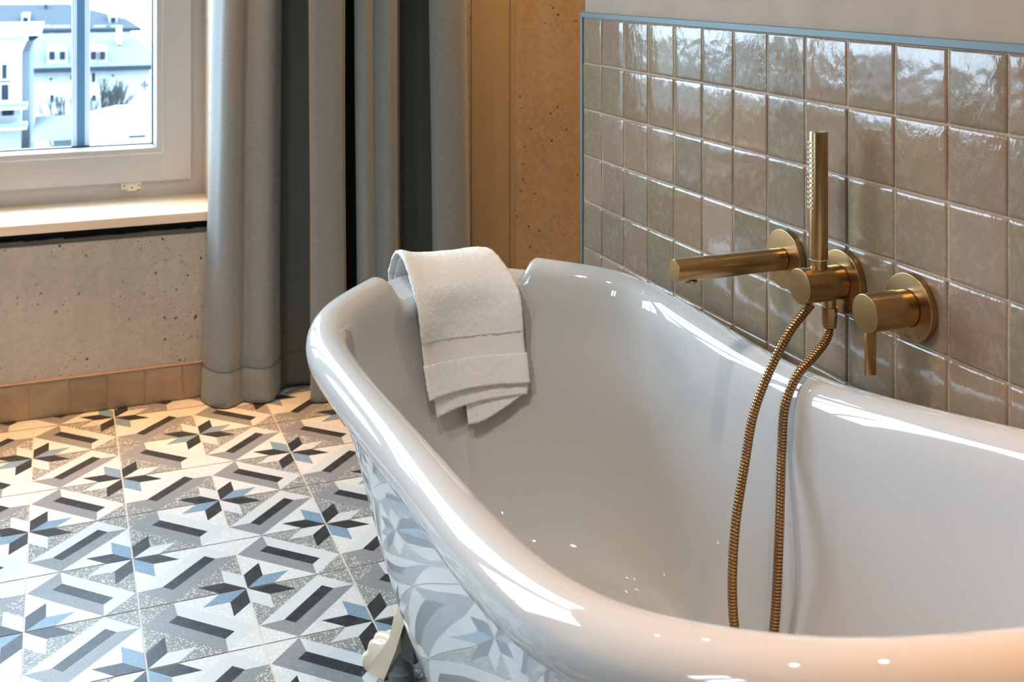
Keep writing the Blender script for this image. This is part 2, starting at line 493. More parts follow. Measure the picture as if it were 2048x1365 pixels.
# tiled skirting
bbo = tile_sheet('baseboard_back', lambda u, v, h: (u, YB-h, v), -2.0, .3586+.9, .0015, .0985,
                 [-.0713-.1+.1000*k for k in range(-19, 15)], [.0015, .0985], ST, None, 11, kr=(.74, .94))
structure(bbo, 'one row of taupe tiles along the foot of the concrete wall')
structure(box('trim_2', -2.0, .3586+.9, YB-.0098, YB, .0986, .1012, M['grout']), 'thin mortar line on top of the tiled skirting')

# timber jamb and sill
structure(box('trim_3', WX1, WX1+.02, YB+.002, YF+.06, .525, WZ1, M['pine']), 'pale timber window jamb')
bm = bmesh.new(); add_box(bm, WX0, WX1+.018, YB-.004, YF+.05, .4985, .525, .0012, 1)
structure(bmobj('trim_4', bm, M['pine'], angle=35), 'pale pine board window sill')
structure(box('trim_5', WX0-.02, WX0, YB+.002, YF+.06, .525, WZ1, M['pine']))
# panel beside the curtain
pn = structure(box('trim_6', 1.192, 1.3195, YB-.004, YB+.33, 0, CH, M['panel'], bevel=.0012), 'smooth ochre panel beside the curtain')
box('cover_strip', 1.3212, 1.3365, YB-.006, YB+.33, 0, CH, M['panel'], pn, bevel=.001)

# ------------------------------------------------------------------ window
win = bpy.data.objects.new('window_1', None); COL.objects.link(win); win.location = (-.6, YF, .525)
structure(win, 'white framed window looking over pale roofs')
def wpart(name, bm, m, par=None, angle=35):
    o = bmobj(name, bm, m, None, angle=angle)
    o.parent = par if par is not None else win
    o.matrix_parent_inverse = (win.matrix_world if par is None else Matrix()).inverted()
    return o
win_mw = Matrix.Translation(win.location)
def wp(name, bm, m, par=None):
    o = bmobj(name, bm, m, None, angle=35)
    if par is None:
        o.parent = win; o.matrix_parent_inverse = win_mw.inverted()
    else:
        o.parent = par
    return o
bm = bmesh.new()
add_box(bm, WX1-.075, WX1+.002, YF, YF+.07, .523, WZ1, .002, 2)
add_box(bm, WX0, WX0+.075, YF, YF+.07, .523, WZ1, .002, 2)
add_box(bm, WX0+.07, WX1-.07, YF+.0005, YF+.07, .523, .523+.09, .002, 2)
add_box(bm, WX0+.07, WX1-.07, YF+.0005, YF+.07, WZ1-.08, WZ1, .002, 2)
add_box(bm, -.505, -.415, YF+.0005, YF+.07, .58, WZ1-.05, .002, 2)
wp('fixed_frame', bm, M['upvc'])
def sash(x0, x1, z0, z1, bars):
    ys_, ye = YF-.016, YF+.05
    w = .0845; bw = .026
    bm = bmesh.new()
    for (a, b, c, d) in ((x0, x0+w, z0, z1), (x1-w, x1, z0, z1)):
        add_box(bm, a, b, ys_, ye, c, d, .003, 3)
    for (c, d) in ((z0, z0+w), (z1-w, z1)):
        add_box(bm, x0+w-.004, x1-w+.004, ys_+.0004, ye, c, d, .003, 3)
    sf = wp('sash', bm, M['upvc'])
    # glazing bead, sloped towards the glass
    gx0, gx1, gz0, gz1 = x0+w, x1-w, z0+w, z1-w
    V = []; F = []
    prof = [(0, ys_+.0015), (.004, ys_+.0005), (bw-.009, ys_+.002), (bw, YF+.004), (bw, YF+.03)]
    for o_, y in prof:
        V += [(gx0+o_, y, gz0+o_), (gx1-o_, y, gz0+o_), (gx1-o_, y, gz1-o_), (gx0+o_, y, gz1-o_)]
    for r in range(len(prof)-1):
        for k in range(4):
            a = r*4+k; b = r*4+(k+1) % 4
            F.append((a, b, b+4, a+4))
    bd = mesh('glazing_bead', V, F, M['upvc'], sf)
    bx0, bx1, bz0, bz1 = gx0+bw, gx1-bw, gz0+bw, gz1-bw
    bm = bmesh.new(); q = .0035
    add_box(bm, bx0-.001, bx0+q, YF+.006, YF+.028, bz0, bz1); add_box(bm, bx1-q, bx1+.001, YF+.006, YF+.028, bz0, bz1)
    add_box(bm, bx0, bx1, YF+.006, YF+.028, bz0-.001, bz0+q); add_box(bm, bx0, bx1, YF+.006, YF+.028, bz1-q, bz1+.001)
    bmobj('gasket', bm, M['gasket'], sf)
    pane = box('pane', bx0-.002, bx1+.002, YF+.018, YF+.022, bz0-.002, bz1+.002, M['glass'], sf)
    for xb in bars:
        bm = bmesh.new()
        add_box(bm, xb-.0255, xb-.011, YF+.026, YF+.042, bz0, bz1, .001, 1)
        add_box(bm, xb+.011, xb+.0255, YF+.026, YF+.042, bz0, bz1, .001, 1)
        gb = bmobj('glazing_bar', bm, M['bar'], sf, angle=35)
        bm = bmesh.new(); add_box(bm, xb-.011, xb+.011, YF+.028, YF+.040, bz0, bz1)
        gs = bmobj('bar_haze_strip', bm, M['haze_strip'], sf)
        gs['label'] = 'blue-grey haze tint down the middle of the glazing bar'
    return sf
s1 = sash(-.462, .380, .574, 2.2, [.0655, -.195])
s2 = sash(-1.70, -.468, .574, 2.2, [-.88, -1.29])
# unseen window added in the left wall to let in fill daylight
w2 = structure(box('fill_window', -2.10, -2.04, LY0, LY1, LZ0, LZ0+.07, M['upvc']), 'unseen white framed window added in the left wall for fill daylight')
for nm, a in (('frame_top', (LY0, LY1, LZ1-.07, LZ1)), ('frame_side', (LY0, LY0+.07, LZ0+.07, LZ1-.07)), ('frame_side', (LY1-.07, LY1, LZ0+.07, LZ1-.07)), ('mullion', ((LY0+LY1)/2-.035, (LY0+LY1)/2+.035, LZ0+.07, LZ1-.07))):
    box(nm, -2.10, -2.04, *a, M['upvc'], w2)
box('pane', -2.072, -2.068, LY0+.06, LY1-.06, LZ0+.06, LZ1-.06, M['glass'], w2)
# little catch plate under the right sash
bm = bmesh.new(); add_box(bm, .178, .2335, YF-.010, YF+.002, .554, .5745, .0015, 2)
cp = wp('catch_plate', bm, M['catch'])
bm = bmesh.new(); add_box(bm, .193, .222, YF-.014, YF-.009, .549, .570, .0015, 2); bmobj('catch_cover', bm, M['catch'], cp, angle=35)
for xs in (.186, .2075, .2275):
    lathe('screw', [(0, .0022), (.0012, .0022)], (xs, YF-.0102 if xs != .2075 else YF-.0145, .5645 if xs != .2075 else .5595), (0, -1, 0), M['slot'], cp, 12)

# ------------------------------------------------------------------ bathtub
XC = .717
TY = [2.1374, 1.9389, 1.8865, 1.7699, 1.3645, .8907, .6789, .5675, .5053]
TZ = [.6133, .6029, .5887, .5803, .5811, .6534, .7018, .7365, .7607]
TW = [0, .2636, .2972, .3141, .3045, .3316, .2726, .169, 0]
R_ = [(XC+w, y, z) for w, y, z in zip(TW, TY, TZ)]
L_ = [(XC-w, y, z) for w, y, z in zip(TW, TY, TZ)][1:-1][::-1]
rimc = resample(catmull(R_+L_, 40, True), 440, True)
for _ in range(45):
    rimc = [rimc[k]*.5+(rimc[k-1]+rimc[(k+1) % 440])*.25 for k in range(440)]
RR = .0344
def tub_inner_y(x, z): pass
def build_tub():
    n = len(rimc)
    ymid = (TY[0]+TY[-1])/2; ha = (TY[0]-TY[-1])/2
    def base(c, wb_, yf, yn):
        yc = (yf+yn)/2; hb = (yf-yn)/2
        return Vector((XC+(c.x-XC)/.32*wb_, yc+(c.y-ymid)/ha*hb, 0))
    sm = [p.copy() for p in rimc]
    for _ in range(260):
        sm = [sm[k]*.5+(sm[k-1]+sm[(k+1) % n])*.25 for k in range(n)]
    rings = []
    for k in range(n):
        c = rimc[k]; tng = (rimc[(k+5) % n]-rimc[k-5]); nr = Vector((-tng.y, tng.x, 0)).normalized()
        if nr.dot(Vector((c.x-XC, (c.y-ymid)*.5, 0))) < 0: nr = -nr
        P = []
        # outer body from under the base up
        cq = sm[k]; bo = base(cq, .20, 1.90, .80); zb = .12; tsm = sm[(k+5) % n]-sm[k-5]; nsm = Vector((-tsm.y, tsm.x, 0)).normalized()
        if nsm.dot(nr) < 0: nsm = -nsm
        tops = cq-nsm*.013+Vector((0, 0, -.031))
        p = 1.25; ztop = c.z-.031; top = c-nr*.013
        cen = Vector((XC, 1.35, zb-.004))
        b0 = Vector((bo.x, bo.y, zb))
        P.append(cen.lerp(b0, .02)); P.append(cen.lerp(b0, .55)); P.append(cen.lerp(b0, .9))
        for q in range(18):
            s = 1-q/17*1.0
            s = min(s, .985)
            h = 1-(1-s**p)**(1/p)
            bl = sstep(0, .4, s); tq = top.lerp(tops, bl)
            x = tq.x*(1-h)+bo.x*h; y = tq.y*(1-h)+bo.y*h
            P.append(Vector((x, y, ztop*(1-s)+zb*s)))
        # roll
        w = sstep(.546, .570, c.x)*sstep(.868, .844, c.x) if c.y > 1.9 else 0
        roll = [(-.004, -.0335), (.008, -.0335), (.019, -.0287), (.0275, -.0206), (.0328, -.0105), (.0344, 0), (.0325, .0112), (.0275, .0206), (.0195, .0283), (.0105, .0327), (0, .0344), (-.0105, .0327), (-.0195, .0283), (-.027, .0212), (-.032, .0125), (-.0355, .002), (-.0385, -.012)]
        for d, h in roll:
            ht = -.003+(d-.025)*.17
            if h > ht and d > -.037: h = h*(1-w)+min(h, ht)*w
            P.append(c+nr*d+Vector((0, 0, h)))
        # inner wall
        cs = sm[k]; ts = sm[(k+5) % n]-sm[k-5]; ns = Vector((-ts.y, ts.x, 0)).normalized()
        if ns.dot(nr) < 0: ns = -ns
        bi = base(cs, .205, 1.86, .86); its = cs-ns*.0405; zi = .175
        it = c-nr*.0405; zt = c.z-.024
        pi_ = 1.5
        for q in range(1, 22):
            s = q/21
            s = 1-(1-s)**1.3
            h = 1-(1-s**pi_)**(1/pi_)
            bl = sstep(0, .45, s); jt = it.lerp(its, bl)
            P.append(Vector((jt.x*(1-h)+bi.x*h, jt.y*(1-h)+bi.y*h, zt*(1-s)+zi*s)))
        ci = Vector((XC, 1.36, zi-.012))
        b1 = Vector((bi.x, bi.y, zi))
        for f in (.93, .8, .5, .02):
            P.append(ci.lerp(b1, f)+Vector((0, 0, -.004*(1-f))))
        rings.append(P)
    m = len(rings[0])
    V = [v for r in rings for v in r]; F = []
    for k in range(n):
        a = k*m; b = ((k+1) % n)*m
        for q in range(m-1):
            F.append((a+q, a+q+1, b+q+1, b+q))
    F.append([k*m for k in range(n)]); F.append([k*m+m-1 for k in range(n)][::-1])
    return V, F
tub = empty('bathtub', 'glossy white freestanding roll-top slipper bath on cream claw feet', 'bathtub', (XC, 1.35, 0))
inv_t = Matrix.Translation((-XC, -1.35, 0))
def tp(o):
    o.parent = tub; o.matrix_parent_inverse = inv_t; return o
V, F = build_tub()
TUBV, TUBF = [v.copy() for v in V], [list(f) for f in F]
o = mesh('tub_shell', V, F, M['enamel'], None, True)
bm = bmesh.new(); bm.from_mesh(o.data); bmesh.ops.recalc_face_normals(bm, faces=bm.faces); bm.to_mesh(o.data); bm.free()
o.data.polygons.foreach_set('use_smooth', [True]*len(o.data.polygons))
tp(o)
# waste in the tub floor
o = lathe('drain', [(0, .034), (.003, .034), (.0045, .030), (.0045, .012)], (XC, 1.30, .158), (0, 0, 1), M['chrome'], None, 40); tp(o)
o = lathe('waste_trap', [(0, .03), (.022, .034), (.030, .034), (.034, .026), (.125, .026)], (.62, 1.62, .002), (0, 0, 1), M['chrome'], None, 32); tp(o)

def foot(px, py, ox, oy):
    """paw foot, outward direction (ox,oy)"""
    o2 = Vector((ox, oy)).normalized(); side = Vector((-o2.y, o2.x))
    bm = bmesh.new()
    prof = [(0, 0), (.054, 0), (.060, .005), (.0615, .012), (.058, .022), (.050, .028), (.0435, .033), (.0448, .041), (.041, .049), (.033, .055), (.020, .058), (.008, .060), (-.004, .068), (-.013, .082), (-.020, .105), (-.029, .140), (-.047, .180), (-.085, .180), (-.0575, .138), (-.0457, .1115), (-.0281, .0617)]
    T = .0165
    for k in range(3):
        off = (.0, .006, .0)[k]; zo = (0, .004, 0)[k]
        a, b = -.001+k*T, k*T+T+.001
        sl = [(a, .84), (a+.0015, .92), (a+.005, .99), ((a+b)/2, 1.02), (b-.005, .99), (b-.0015, .92), (b, .84)]
        rings = []
        for s, sc in sl:
            ring = []
            for d, z in prof:
                dd = d
                if z < .085 and d > 0.01: dd = d*sc+off*(d/.06)
                zz = z*(sc*.35+.65)+zo*(1 if .03 < z < .1 and d > 0 else 0)
                q = Vector((px, py))+o2*dd-side*s
                ring.append(bm.verts.new((q.x, q.y, zz)))
            rings.append(ring)
        m = len(prof)
        for r0, r1 in zip(rings[:-1], rings[1:]):
            for q in range(m):
                bm.faces.new((r0[q], r0[(q+1) % m], r1[(q+1) % m], r1[q]))
        bm.faces.new(rings[0]); bm.faces.new(rings[-1][::-1])
    bmesh.ops.recalc_face_normals(bm, faces=bm.faces)
    f = bmobj('foot', bm, M['cream'], None, angle=50); tp(f)
    # dark bracket behind and adjusting pad
    bm = bmesh.new()
    c = Vector((px, py))-o2*.052-side*.024
    add_box(bm, -.016, .016, -.02, .02, .050, .158, .001, 1)
    ang = math.atan2(o2.y, o2.x)
    bmesh.ops.transform(bm, matrix=Matrix.Translation((c.x, c.y, 0)) @ Matrix.Rotation(ang, 4, 'Z'), verts=bm.verts)
    b = bmobj('foot_bracket', bm, M['dark_bracket'], f, angle=35)
    c = Vector((px, py))-o2*.018-side*.022
    lathe('foot_pad', [(0, .022), (.016, .022), (.018, .019), (.05, .008)], (c.x, c.y, .0005), (0, 0, 1), M['grey_pad'], f, 28)
    return f
foot(.5147, 1.8717, -.4633, .8862)
foot(2*XC-.5147+.0, 1.905, .4633, .8862)
foot(.545, .86, -.62, -.785)
foot(2*XC-.545, .86, .62, -.785)

# ------------------------------------------------------------------ towel
def towel():
    root = empty('towel', 'folded white terry towel hung over the notch in the bath rim', 'towel', (.73, 2.13, .60))
    inv = Matrix.Translation((-.73, -2.13, -.60))
    # path in (y,z) : outside drop -> over the rim -> down the inside wall (front surface)
    bv = BVHTree.FromPolygons(TUBV, TUBF)
    TK = .0330
    fr_ = sorted((p.x, p.y) for p in rimc if p.y > 1.9)
    def rim_y(x):
        q = [y for (xx, y) in fr_ if abs(xx-x) < .012]
        return sum(q)/len(q)
    def column(x):
        def ys(z): return bv.ray_cast(Vector((x, 1.5, z)), Vector((0, 1, 0)))[0].y
        def yo(z): return bv.ray_cast(Vector((x, 2.5, z)), Vector((0, -1, 0)))[0].y
        ry = .45*rim_y(x)+.55*rim_y(.70)-.004
        path = [(yo(.47)+TK, .45), (yo(.54)+TK, .53), (ry+.066, .590), (ry+.054, .628), (ry+.022, .6515), (ry-.014, .6515), (ry-.047, .6350), (min(ry-.066, ys(.60)-TK-.010), .600)]
        path += [(ys(z)-TK-max(0, z-.5)*.14, z) for z in (.555, .51, .465, .42, .385, .365)]
        return resample(catmull([Vector((a, b, 0)) for a, b in path], 10), 150)
    X0, X1, NC = .57, .86, 30
    COLS = [column(X0+(X1-X0)*k/NC) for k in range(NC+1)]
    for _ in range(14):
        COLS = [[(COLS[max(0, k-1)][i]+COLS[k][i]*2+COLS[min(NC, k+1)][i])*.25 for i in range(150)] for k in range(NC+1)]
    P = COLS[NC//2]
    L = sum((b-a).length for a, b in zip(P[:-1], P[1:]))
    rim_c = rim_y(.70)+.01
    def PX(x, i):
        f = min(NC-.001, max(0, (x-X0)/(X1-X0)*NC)); k = int(f)
        return COLS[k][i].lerp(COLS[k+1][i], f-k)
    # spiral across the width: front sheet, round right edge, back sheet
    def sheet(name, w0, w1, lay0, lay1, l0, l1fn, mat, nw=60, thick=.0056, front=True, skip=None, fuzz=.0009, bandonly=None, fold=None):
        rnd = random.Random(sum(map(ord, name)))
        V = []; F = []; nl = max(10, int((l1fn(.5)-l0)*L/.0036))
        def pt(w, l, off):
            # w 0..1 left->right on the towel, l along path 0..1
            f = l*(len(P)-1); i = min(int(f), len(P)-2); fr = f-i
            u = sstep(.35, .98, l)
            xl = .606+.025*u*(.55+.45*u)-.003*math.sin(l*9); xr = .801+.019*sstep(.40, .62, l)-.002*u-.002*math.sin(l*14)
            x = xl+(xr-xl)*w
            pa, pb = PX(x, i), PX(x, i+1)
            a = pa.lerp(pb, fr); d = (pb-pa).normalized(); nrm = Vector((d.y, -d.x))
            nrm = Vector((-d.y, d.x)) if False else nrm
            # outward normal = away from the rim
            cen = Vector((rim_c, .55))
            if (Vector((a.x, a.y))-cen).dot(nrm) < 0: nrm = -nrm
            # top slopes gently: higher on the right
            zt = (-.002*(w-.2)+.0125*max(0, 1-w/.4)**1.3)*math.exp(-((l-.42)/.13)**2)
            wav = .0018*math.sin(w*7+l*5)+.0012*math.sin(w*13-l*9)
            # edges roll down a little
            ed = -.0035*max(0, 1-min(w, 1-w)/.05)**2
            o_ = off+wav+ed
            return Vector((x, a.x+nrm.x*o_, a.y+nrm.y*o_+zt))
        grid = []
        for j in range(nl+1):
            row = []
            for i in range(nw+1):
                w = w0+(w1-w0)*i/nw
                l1 = l1fn(w); l = l0+(l1-l0)*j/nl
                off = lay0+(lay1-lay0)*i/nw
                row.append((w, l, off))
            grid.append(row)
        cols = nw+1
        for side in (0, 1):
            for row in grid:
                for (w, l, off) in row:
                    v = pt(w, l, off-(thick if side else 0))
                    V.append(v+Vector((rnd.uniform(-fuzz, fuzz), rnd.uniform(-fuzz, fuzz), rnd.uniform(-fuzz, fuzz))))
        K = (nl+1)*cols
        for j in range(nl):
            for i in range(nw):
                a = j*cols+i
                F.append((a, a+1, a+cols+1, a+cols)); F.append((K+a, K+a+cols, K+a+cols+1, K+a+1))
        for j in range(nl):
            for i in (0, nw):
                a = j*cols+i; F.append((a, a+cols, K+a+cols, K+a))
        for i in range(nw):
            for j in (0, nl):
                a = j*cols+i; F.append((a, a+1, K+a+1, K+a))
        o = mesh(name, V, F, mat, None, True)
        bm = bmesh.new(); bm.from_mesh(o.data); bmesh.ops.recalc_face_normals(bm, faces=bm.faces); bm.to_mesh(o.data); bm.free()
        o.data.polygons.foreach_set('use_smooth', [True]*len(o.data.polygons))
        o.parent = root; o.matrix_parent_inverse = inv
        return o
    T = M['terry']
    LB = lambda w: .893-.012*w
    b0, b1 = lambda w: .742, lambda w: .800
    sheet('front_layer', 0, 1, .0, .0, .10, lambda w: .742, T, nw=60)
    sheet('border_band', .002, .998, -.0008, -.0008, .738, lambda w: .803, M['weave'], nw=40, fuzz=.00015, thick=.004)
    sheet('hem_layer', -.006, 1.012, .0008, .0008, .799, LB, T, nw=60)
    sheet('middle_layer', .06, .99, -.0070, -.0065, .10, lambda w: .945-.035*w, T, nw=60)
    sheet('back_layer', .40, 1.01, -.0125, -.0095, .14, lambda w: .985-.085*max(0, (w-.50)/.5)**1.4, T, nw=60)
    return root
towel()

# ------------------------------------------------------------------ curtains
def yx(u, y):
    """plan helper: x on the depth plane y for the measured fold position u"""
    f, a = 2275., .3804
    c, s = math.cos(a), math.sin(a); q = (u-1024)/f
    return (s+q*c)*y/(c-q*s)
def curtain(label, plan, lean, hem, floor_gap, fold_shade, seam_at=None, group='grey curtains beside the window'):
    root = empty('curtain', label, 'curtain', (plan[0][0], plan[0][1], 0), group)
    inv = Matrix.Translation((-plan[0][0], -plan[0][1], 0))
    pts = resample(catmull([Vector((x, y, 0)) for x, y in plan], 14), 260)
    n = len(pts); nz = 64; zt = CH-.02
    V = []; F = []; I = []
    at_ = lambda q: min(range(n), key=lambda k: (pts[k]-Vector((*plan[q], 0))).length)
    fold_shade = (at_(fold_shade[0]), at_(fold_shade[1]))
    zs = []
    for j in range(nz+1):
        zs.append(floor_gap+(zt-floor_gap)*(j/nz)**1.25)
    for extra in (hem-.004, hem, hem+.004): zs.append(extra)
    zs = sorted(zs); nz = len(zs)-1
    for z in zs:
        for k, p in enumerate(pts):
            t = k/(n-1)
            dx = lean(t, z)
            crease = .0022*math.exp(-((z-hem)/.005)**2)
            puff = .006*math.sin(z*3.1+t*9)*(.4+.6*sstep(2.2, .3, z))
            a = pts[max(0, k-1)]; b = pts[min(n-1, k+1)]; d = (b-a).normalized(); nr = Vector((d.y, -d.x, 0))
            flare = .012*sstep(.35, 0, z)
            q = p+nr*(flare*math.sin(t*16)*.3-crease)+Vector((dx, 0, 0))
            q.x += puff*.5; q.y += puff*.35*math.sin(t*21)
            V.append((q.x, min(q.y, YB-.014), z))
    for j in range(nz):
        for k in range(n-1):
            a = j*n+k; F.append((a, a+1, a+n+1, a+n))
            I.append(1 if fold_shade[0] < k < fold_shade[1] else 0)  # recess faces get the darker cloth as painted shade
    o = mesh('cloth', V, F, [M['curtain'], M['fold_shade']], None, True, I); o.parent = root; o.matrix_parent_inverse = inv
    md = o.modifiers.new('thickness', 'SOLIDIFY'); md.thickness = .0022; md.offset = 0
    # hem stitching
    def ridge(name, ks, js, w):
        VV = []; FF = []
        for (k, j) in zip(ks, js):
            q = Vector(V[j*n+k]); a = Vector(V[j*n+max(0, k-1)]); b = Vector(V[j*n+min(n-1, k+1)])
            d = (b-a); d.z = 0; d.normalize(); nr = Vector((d.y, -d.x, 0))
            up = Vector((0, 0, 1)) if len(set(js)) == 1 else d
            VV += [q+nr*.0014-up*w, q+nr*.0024, q+nr*.0014+up*w]
        for i in range(len(ks)-1):
            for m in range(2):
                a = i*3+m; FF.append((a, a+1, a+4, a+3))
        s = mesh(name, VV, FF, M['stitch'], None, True); s.parent = root; s.matrix_parent_inverse = inv
    jh = min(range(len(zs)), key=lambda j: abs(zs[j]-hem))
    ridge('hem_stitching', list(range(0, n)), [jh]*n, .0009)
    if seam_at is not None:
        ridge('side_hem_stitching', [int(seam_at*(n-1))]*len(zs), list(range(len(zs))), .0013)
    return root, pts
def PL(*a): return [(yx(u, y_), y_) for u, y_ in a]
LP = PL((424, 3.298), (428, 3.275), (438, 3.245), (450, 3.215), (470, 3.200), (487, 3.220), (498, 3.232), (511, 3.212), (530, 3.195), (548, 3.200), (556, 3.225), (561, 3.270), (572, 3.300), (590, 3.303),
        (614, 3.298), (640, 3.285), (648, 3.235), (630, 3.195), (619, 3.165), (630, 3.146), (655, 3.142), (675, 3.145), (688, 3.160), (691, 3.20), (686, 3.26))
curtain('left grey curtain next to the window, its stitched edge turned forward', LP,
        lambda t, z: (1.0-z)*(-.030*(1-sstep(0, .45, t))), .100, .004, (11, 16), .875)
RP = PL((724, 3.298), (717, 3.25), (711, 3.20), (716, 3.165), (734, 3.150), (751, 3.172), (768, 3.155), (784, 3.155), (793, 3.185), (798, 3.25), (808, 3.297), (840, 3.302), (876, 3.296), (884, 3.245),
        (868, 3.200), (860, 3.160), (868, 3.135), (886, 3.126), (908, 3.126), (926, 3.140), (934, 3.19), (928, 3.27))
curtain('right grey curtain in the corner beside the ochre panel', RP,
        lambda t, z: (1.0-z)*.010*(.3+t), .100, .004, (9, 13), None)
structure(box('gap_shade_strip', .745, .862, 3.298, YB+.002, 0, CH-.002, M['black']), 'black strip standing in for the shade in the gap between the two curtains')  # blackness painted in where folds shade the wall
# curtain track
tr = structure(box('trim_8', -1.9, 1.19, 3.20, 3.235, CH-.022, CH-.001, M['upvc']), 'white curtain track on the ceiling')

# ------------------------------------------------------------------ taps
XT = XW-.0005
def flange(par, y, z, r=.047, name='wall_flange'):
    return lathe(name, [(0, r)]+rounded(r, 0, .0105, .0010)[1:], (XT, y, z), (-1, 0, 0), M['brass'], par, 96)
# bath spout
y, z = 1.5335, .7415
sp = empty('bath_spout', 'brushed bronze spout jutting straight from the wall over the bath', 'tap', (XT, y, z))
def at(par):
    def f(o):
        o.parent = par; o.matrix_parent_inverse = Matrix.Translation(par.location).inverted(); return o
    return f
a_ = at(sp)
a_(flange(None, y, z))
bm = bmesh.new()
add_lathe(bm, [(0, .0178), (.1995, .0178), (.2003, .0176), (.2008, .0170)], (XT-.0085, y, z), (-1, 0, 0), 64)
bmesh.ops.recalc_face_normals(bm, faces=bm.faces)
# hollow underside near the tip where the water leaves
for v in bm.verts:
    pass
tube = a_(bmobj('spout_tube', bm, M['brass'], None, angle=30))
a_(lathe('joint_ring', [(0, .0183), (.0006, .0183)], (XT-.0106, y, z), (-1, 0, 0), M['joint'], None, 48))
a_(lathe('outlet', [(0, .011), (.0035, .011), (.0042, .010)], (XT-.180, y, z-.0158), (0, 0, -1), M['brass'], None, 32))

# hand shower outlet with holder
y, z = 1.390, .7412
ho = empty('shower_holder', 'round bronze wall outlet that holds the hand shower upright', 'tap', (XT, y, z))
a_ = at(ho)
a_(flange(None, y, z))
a_(lathe('sleeve', [(0, .0248), (.0262, .0248)], (XT-.0085, y, z), (-1, 0, 0), M['brass'], None, 72))
a_(lathe('joint_ring', [(0, .0254), (.0006, .0254)], (XT-.0106, y, z), (-1, 0, 0), M['joint'], None, 64))
a_(lathe('knob', rounded(.0258, 0, .0475, .0009), (XT-.0347, y, z), (-1, 0, 0), M['brass'], None, 72))
a_(lathe('seam_ring', [(0, .0252), (.0005, .0252)], (XT-.0344, y, z), (-1, 0, 0), M['joint'], None, 64))
xh = 1.0425; xe = 1.0625
a_(lathe('holder_cup', [(0, .0122), (.030, .0128), (.0372, .0130)], (xh, y, z+.008), (0, 0, 1), M['brass'], None, 48))
a_(lathe('hose_outlet', [(0, .0092), (.027, .0092)], (xe, y, z-.010), (0, 0, -1), M['brass'], None, 40))

# hand shower
hs = empty('hand_shower', 'slim bronze stick hand shower standing upright in its wall holder', 'hand shower', (xh, y, z+.0375))
a_ = at(hs)
zb = z+.0375
a_(lathe('handle', [(0, .0128), (.0008, .0139), (.186, .0139), (.1868, .0136)], (xh, y, zb), (0, 0, 1), M['brass'], None, 64))
a_(lathe('collar_ring', [(0, .0136), (.0012, .0136)], (xh, y, zb-.0006), (0, 0, 1), M['nozzle'], None, 48))
sf = a_(lathe('end_cap', [(0, .0137), (.0012, .0134)], (xh, y, zb+.1868), (0, 0, 1), M['brass'], None, 48))
# nozzles face the room side (-x), three rows
bm = bmesh.new(); add_lathe(bm, [(0, .0016), (.0014, .0015), (.0024, .0009)], (0, 0, 0), (1, 0, 0), 10)
nme = bpy.data.meshes.new('nozzle'); bmesh.ops.recalc_face_normals(bm, faces=bm.faces); bm.to_mesh(nme); bm.free(); nme.materials.append(M['nozzle'])
nme.polygons.foreach_set('use_smooth', [True]*len(nme.polygons))
for ci, ang in enumerate((128, 152, 176, 200)):
    for k in range(14):
        no = bpy.data.objects.new('nozzle', nme); COL.objects.link(no)
        a = math.radians(ang)
        no.rotation_euler = (0, 0, a)
        no.location = (xh+math.cos(a)*.0137, y+math.sin(a)*.0137, zb+.1715-k*.00735)
        a_(no)

# shower hose: from the hand shower, down into the bath, loop and back to the outlet
def hose():
    root = empty('shower_hose', 'ribbed bronze metal hose looping down into the bath', 'hose', (xe, y, z-.046))
    inv = Matrix.Translation((-xe, -y, -(z-.046)))
    rot = [(1.0300, 1.3905, .713), (.9985, 1.392, .682), (.9770, 1.392, .6535), (.9500, 1.393, .606), (.9300, 1.393, .558), (.9165, 1.392, .495),
           (.9020, 1.392, .4185), (.8960, 1.392, .348), (.8960, 1.391, .291), (.9000, 1.388, .250), (.9080, 1.381, .222), (.9250, 1.368, .208), (.9420, 1.359, .215), (.9430, 1.360, .255), (.9475, 1.360, .306),
           (.9530, 1.362, .378), (.9575, 1.364, .4495), (.9650, 1.371, .517), (.9710, 1.372, .577), (.9925, 1.374, .6165), (1.0235, 1.378, .6395), (1.0450, 1.382, .6545), (1.0575, 1.387, .6655), (1.0625, 1.390, .677)]
    cp_ = Vector((0, 0, 1.199)); rot = [cp_+(Vector(p)-cp_)*(1-.022*sstep(.52, .36, p[2])) for p in rot]
    pts = resample(catmull([Vector(p) for p in rot], 16), 700)
    L = sum((b-a).length for a, b in zip(pts[:-1], pts[1:]))
    per = .0046; n = int(L/per)*10; pts = resample(pts, n+1)
    nn = 20; V = []; F = []; I = []
    e = Vector((0, 1, 0))
    rp = [.0065, .00672, .0068, .0068, .0068, .0068, .0068, .00672, .0063, .0053]
    for k, p in enumerate(pts):
        d = (pts[min(n, k+1)]-pts[max(0, k-1)]).normalized()
        e = (e-d*e.dot(d)).normalized(); f = d.cross(e)
        r = rp[k % 10]
        for q in range(nn):
            t_ = 2*PI*q/nn; V.append(p+(e*math.cos(t_)+f*math.sin(t_))*r)
    for k in range(n):
        for q in range(nn):
            a = k*nn+q; b = k*nn+(q+1) % nn
            F.append((a, b, b+nn, a+nn)); I.append(1 if k % 10 in (7, 8, 9) else 0)
    o = mesh('ribbed_tube', V, F, [M['brass2'], M['joint']], None, True, I); o.parent = root; o.matrix_parent_inverse = inv
    o = lathe('hose_nut', [(0, .0113), (.001, .0116), (.016, .0113), (.030, .0098), (.0312, .0090)], (xe, y, z-.0355), (0, 0, -1), M['brass'], None, 8, 15); o.parent = root; o.matrix_parent_inverse = inv
hose()

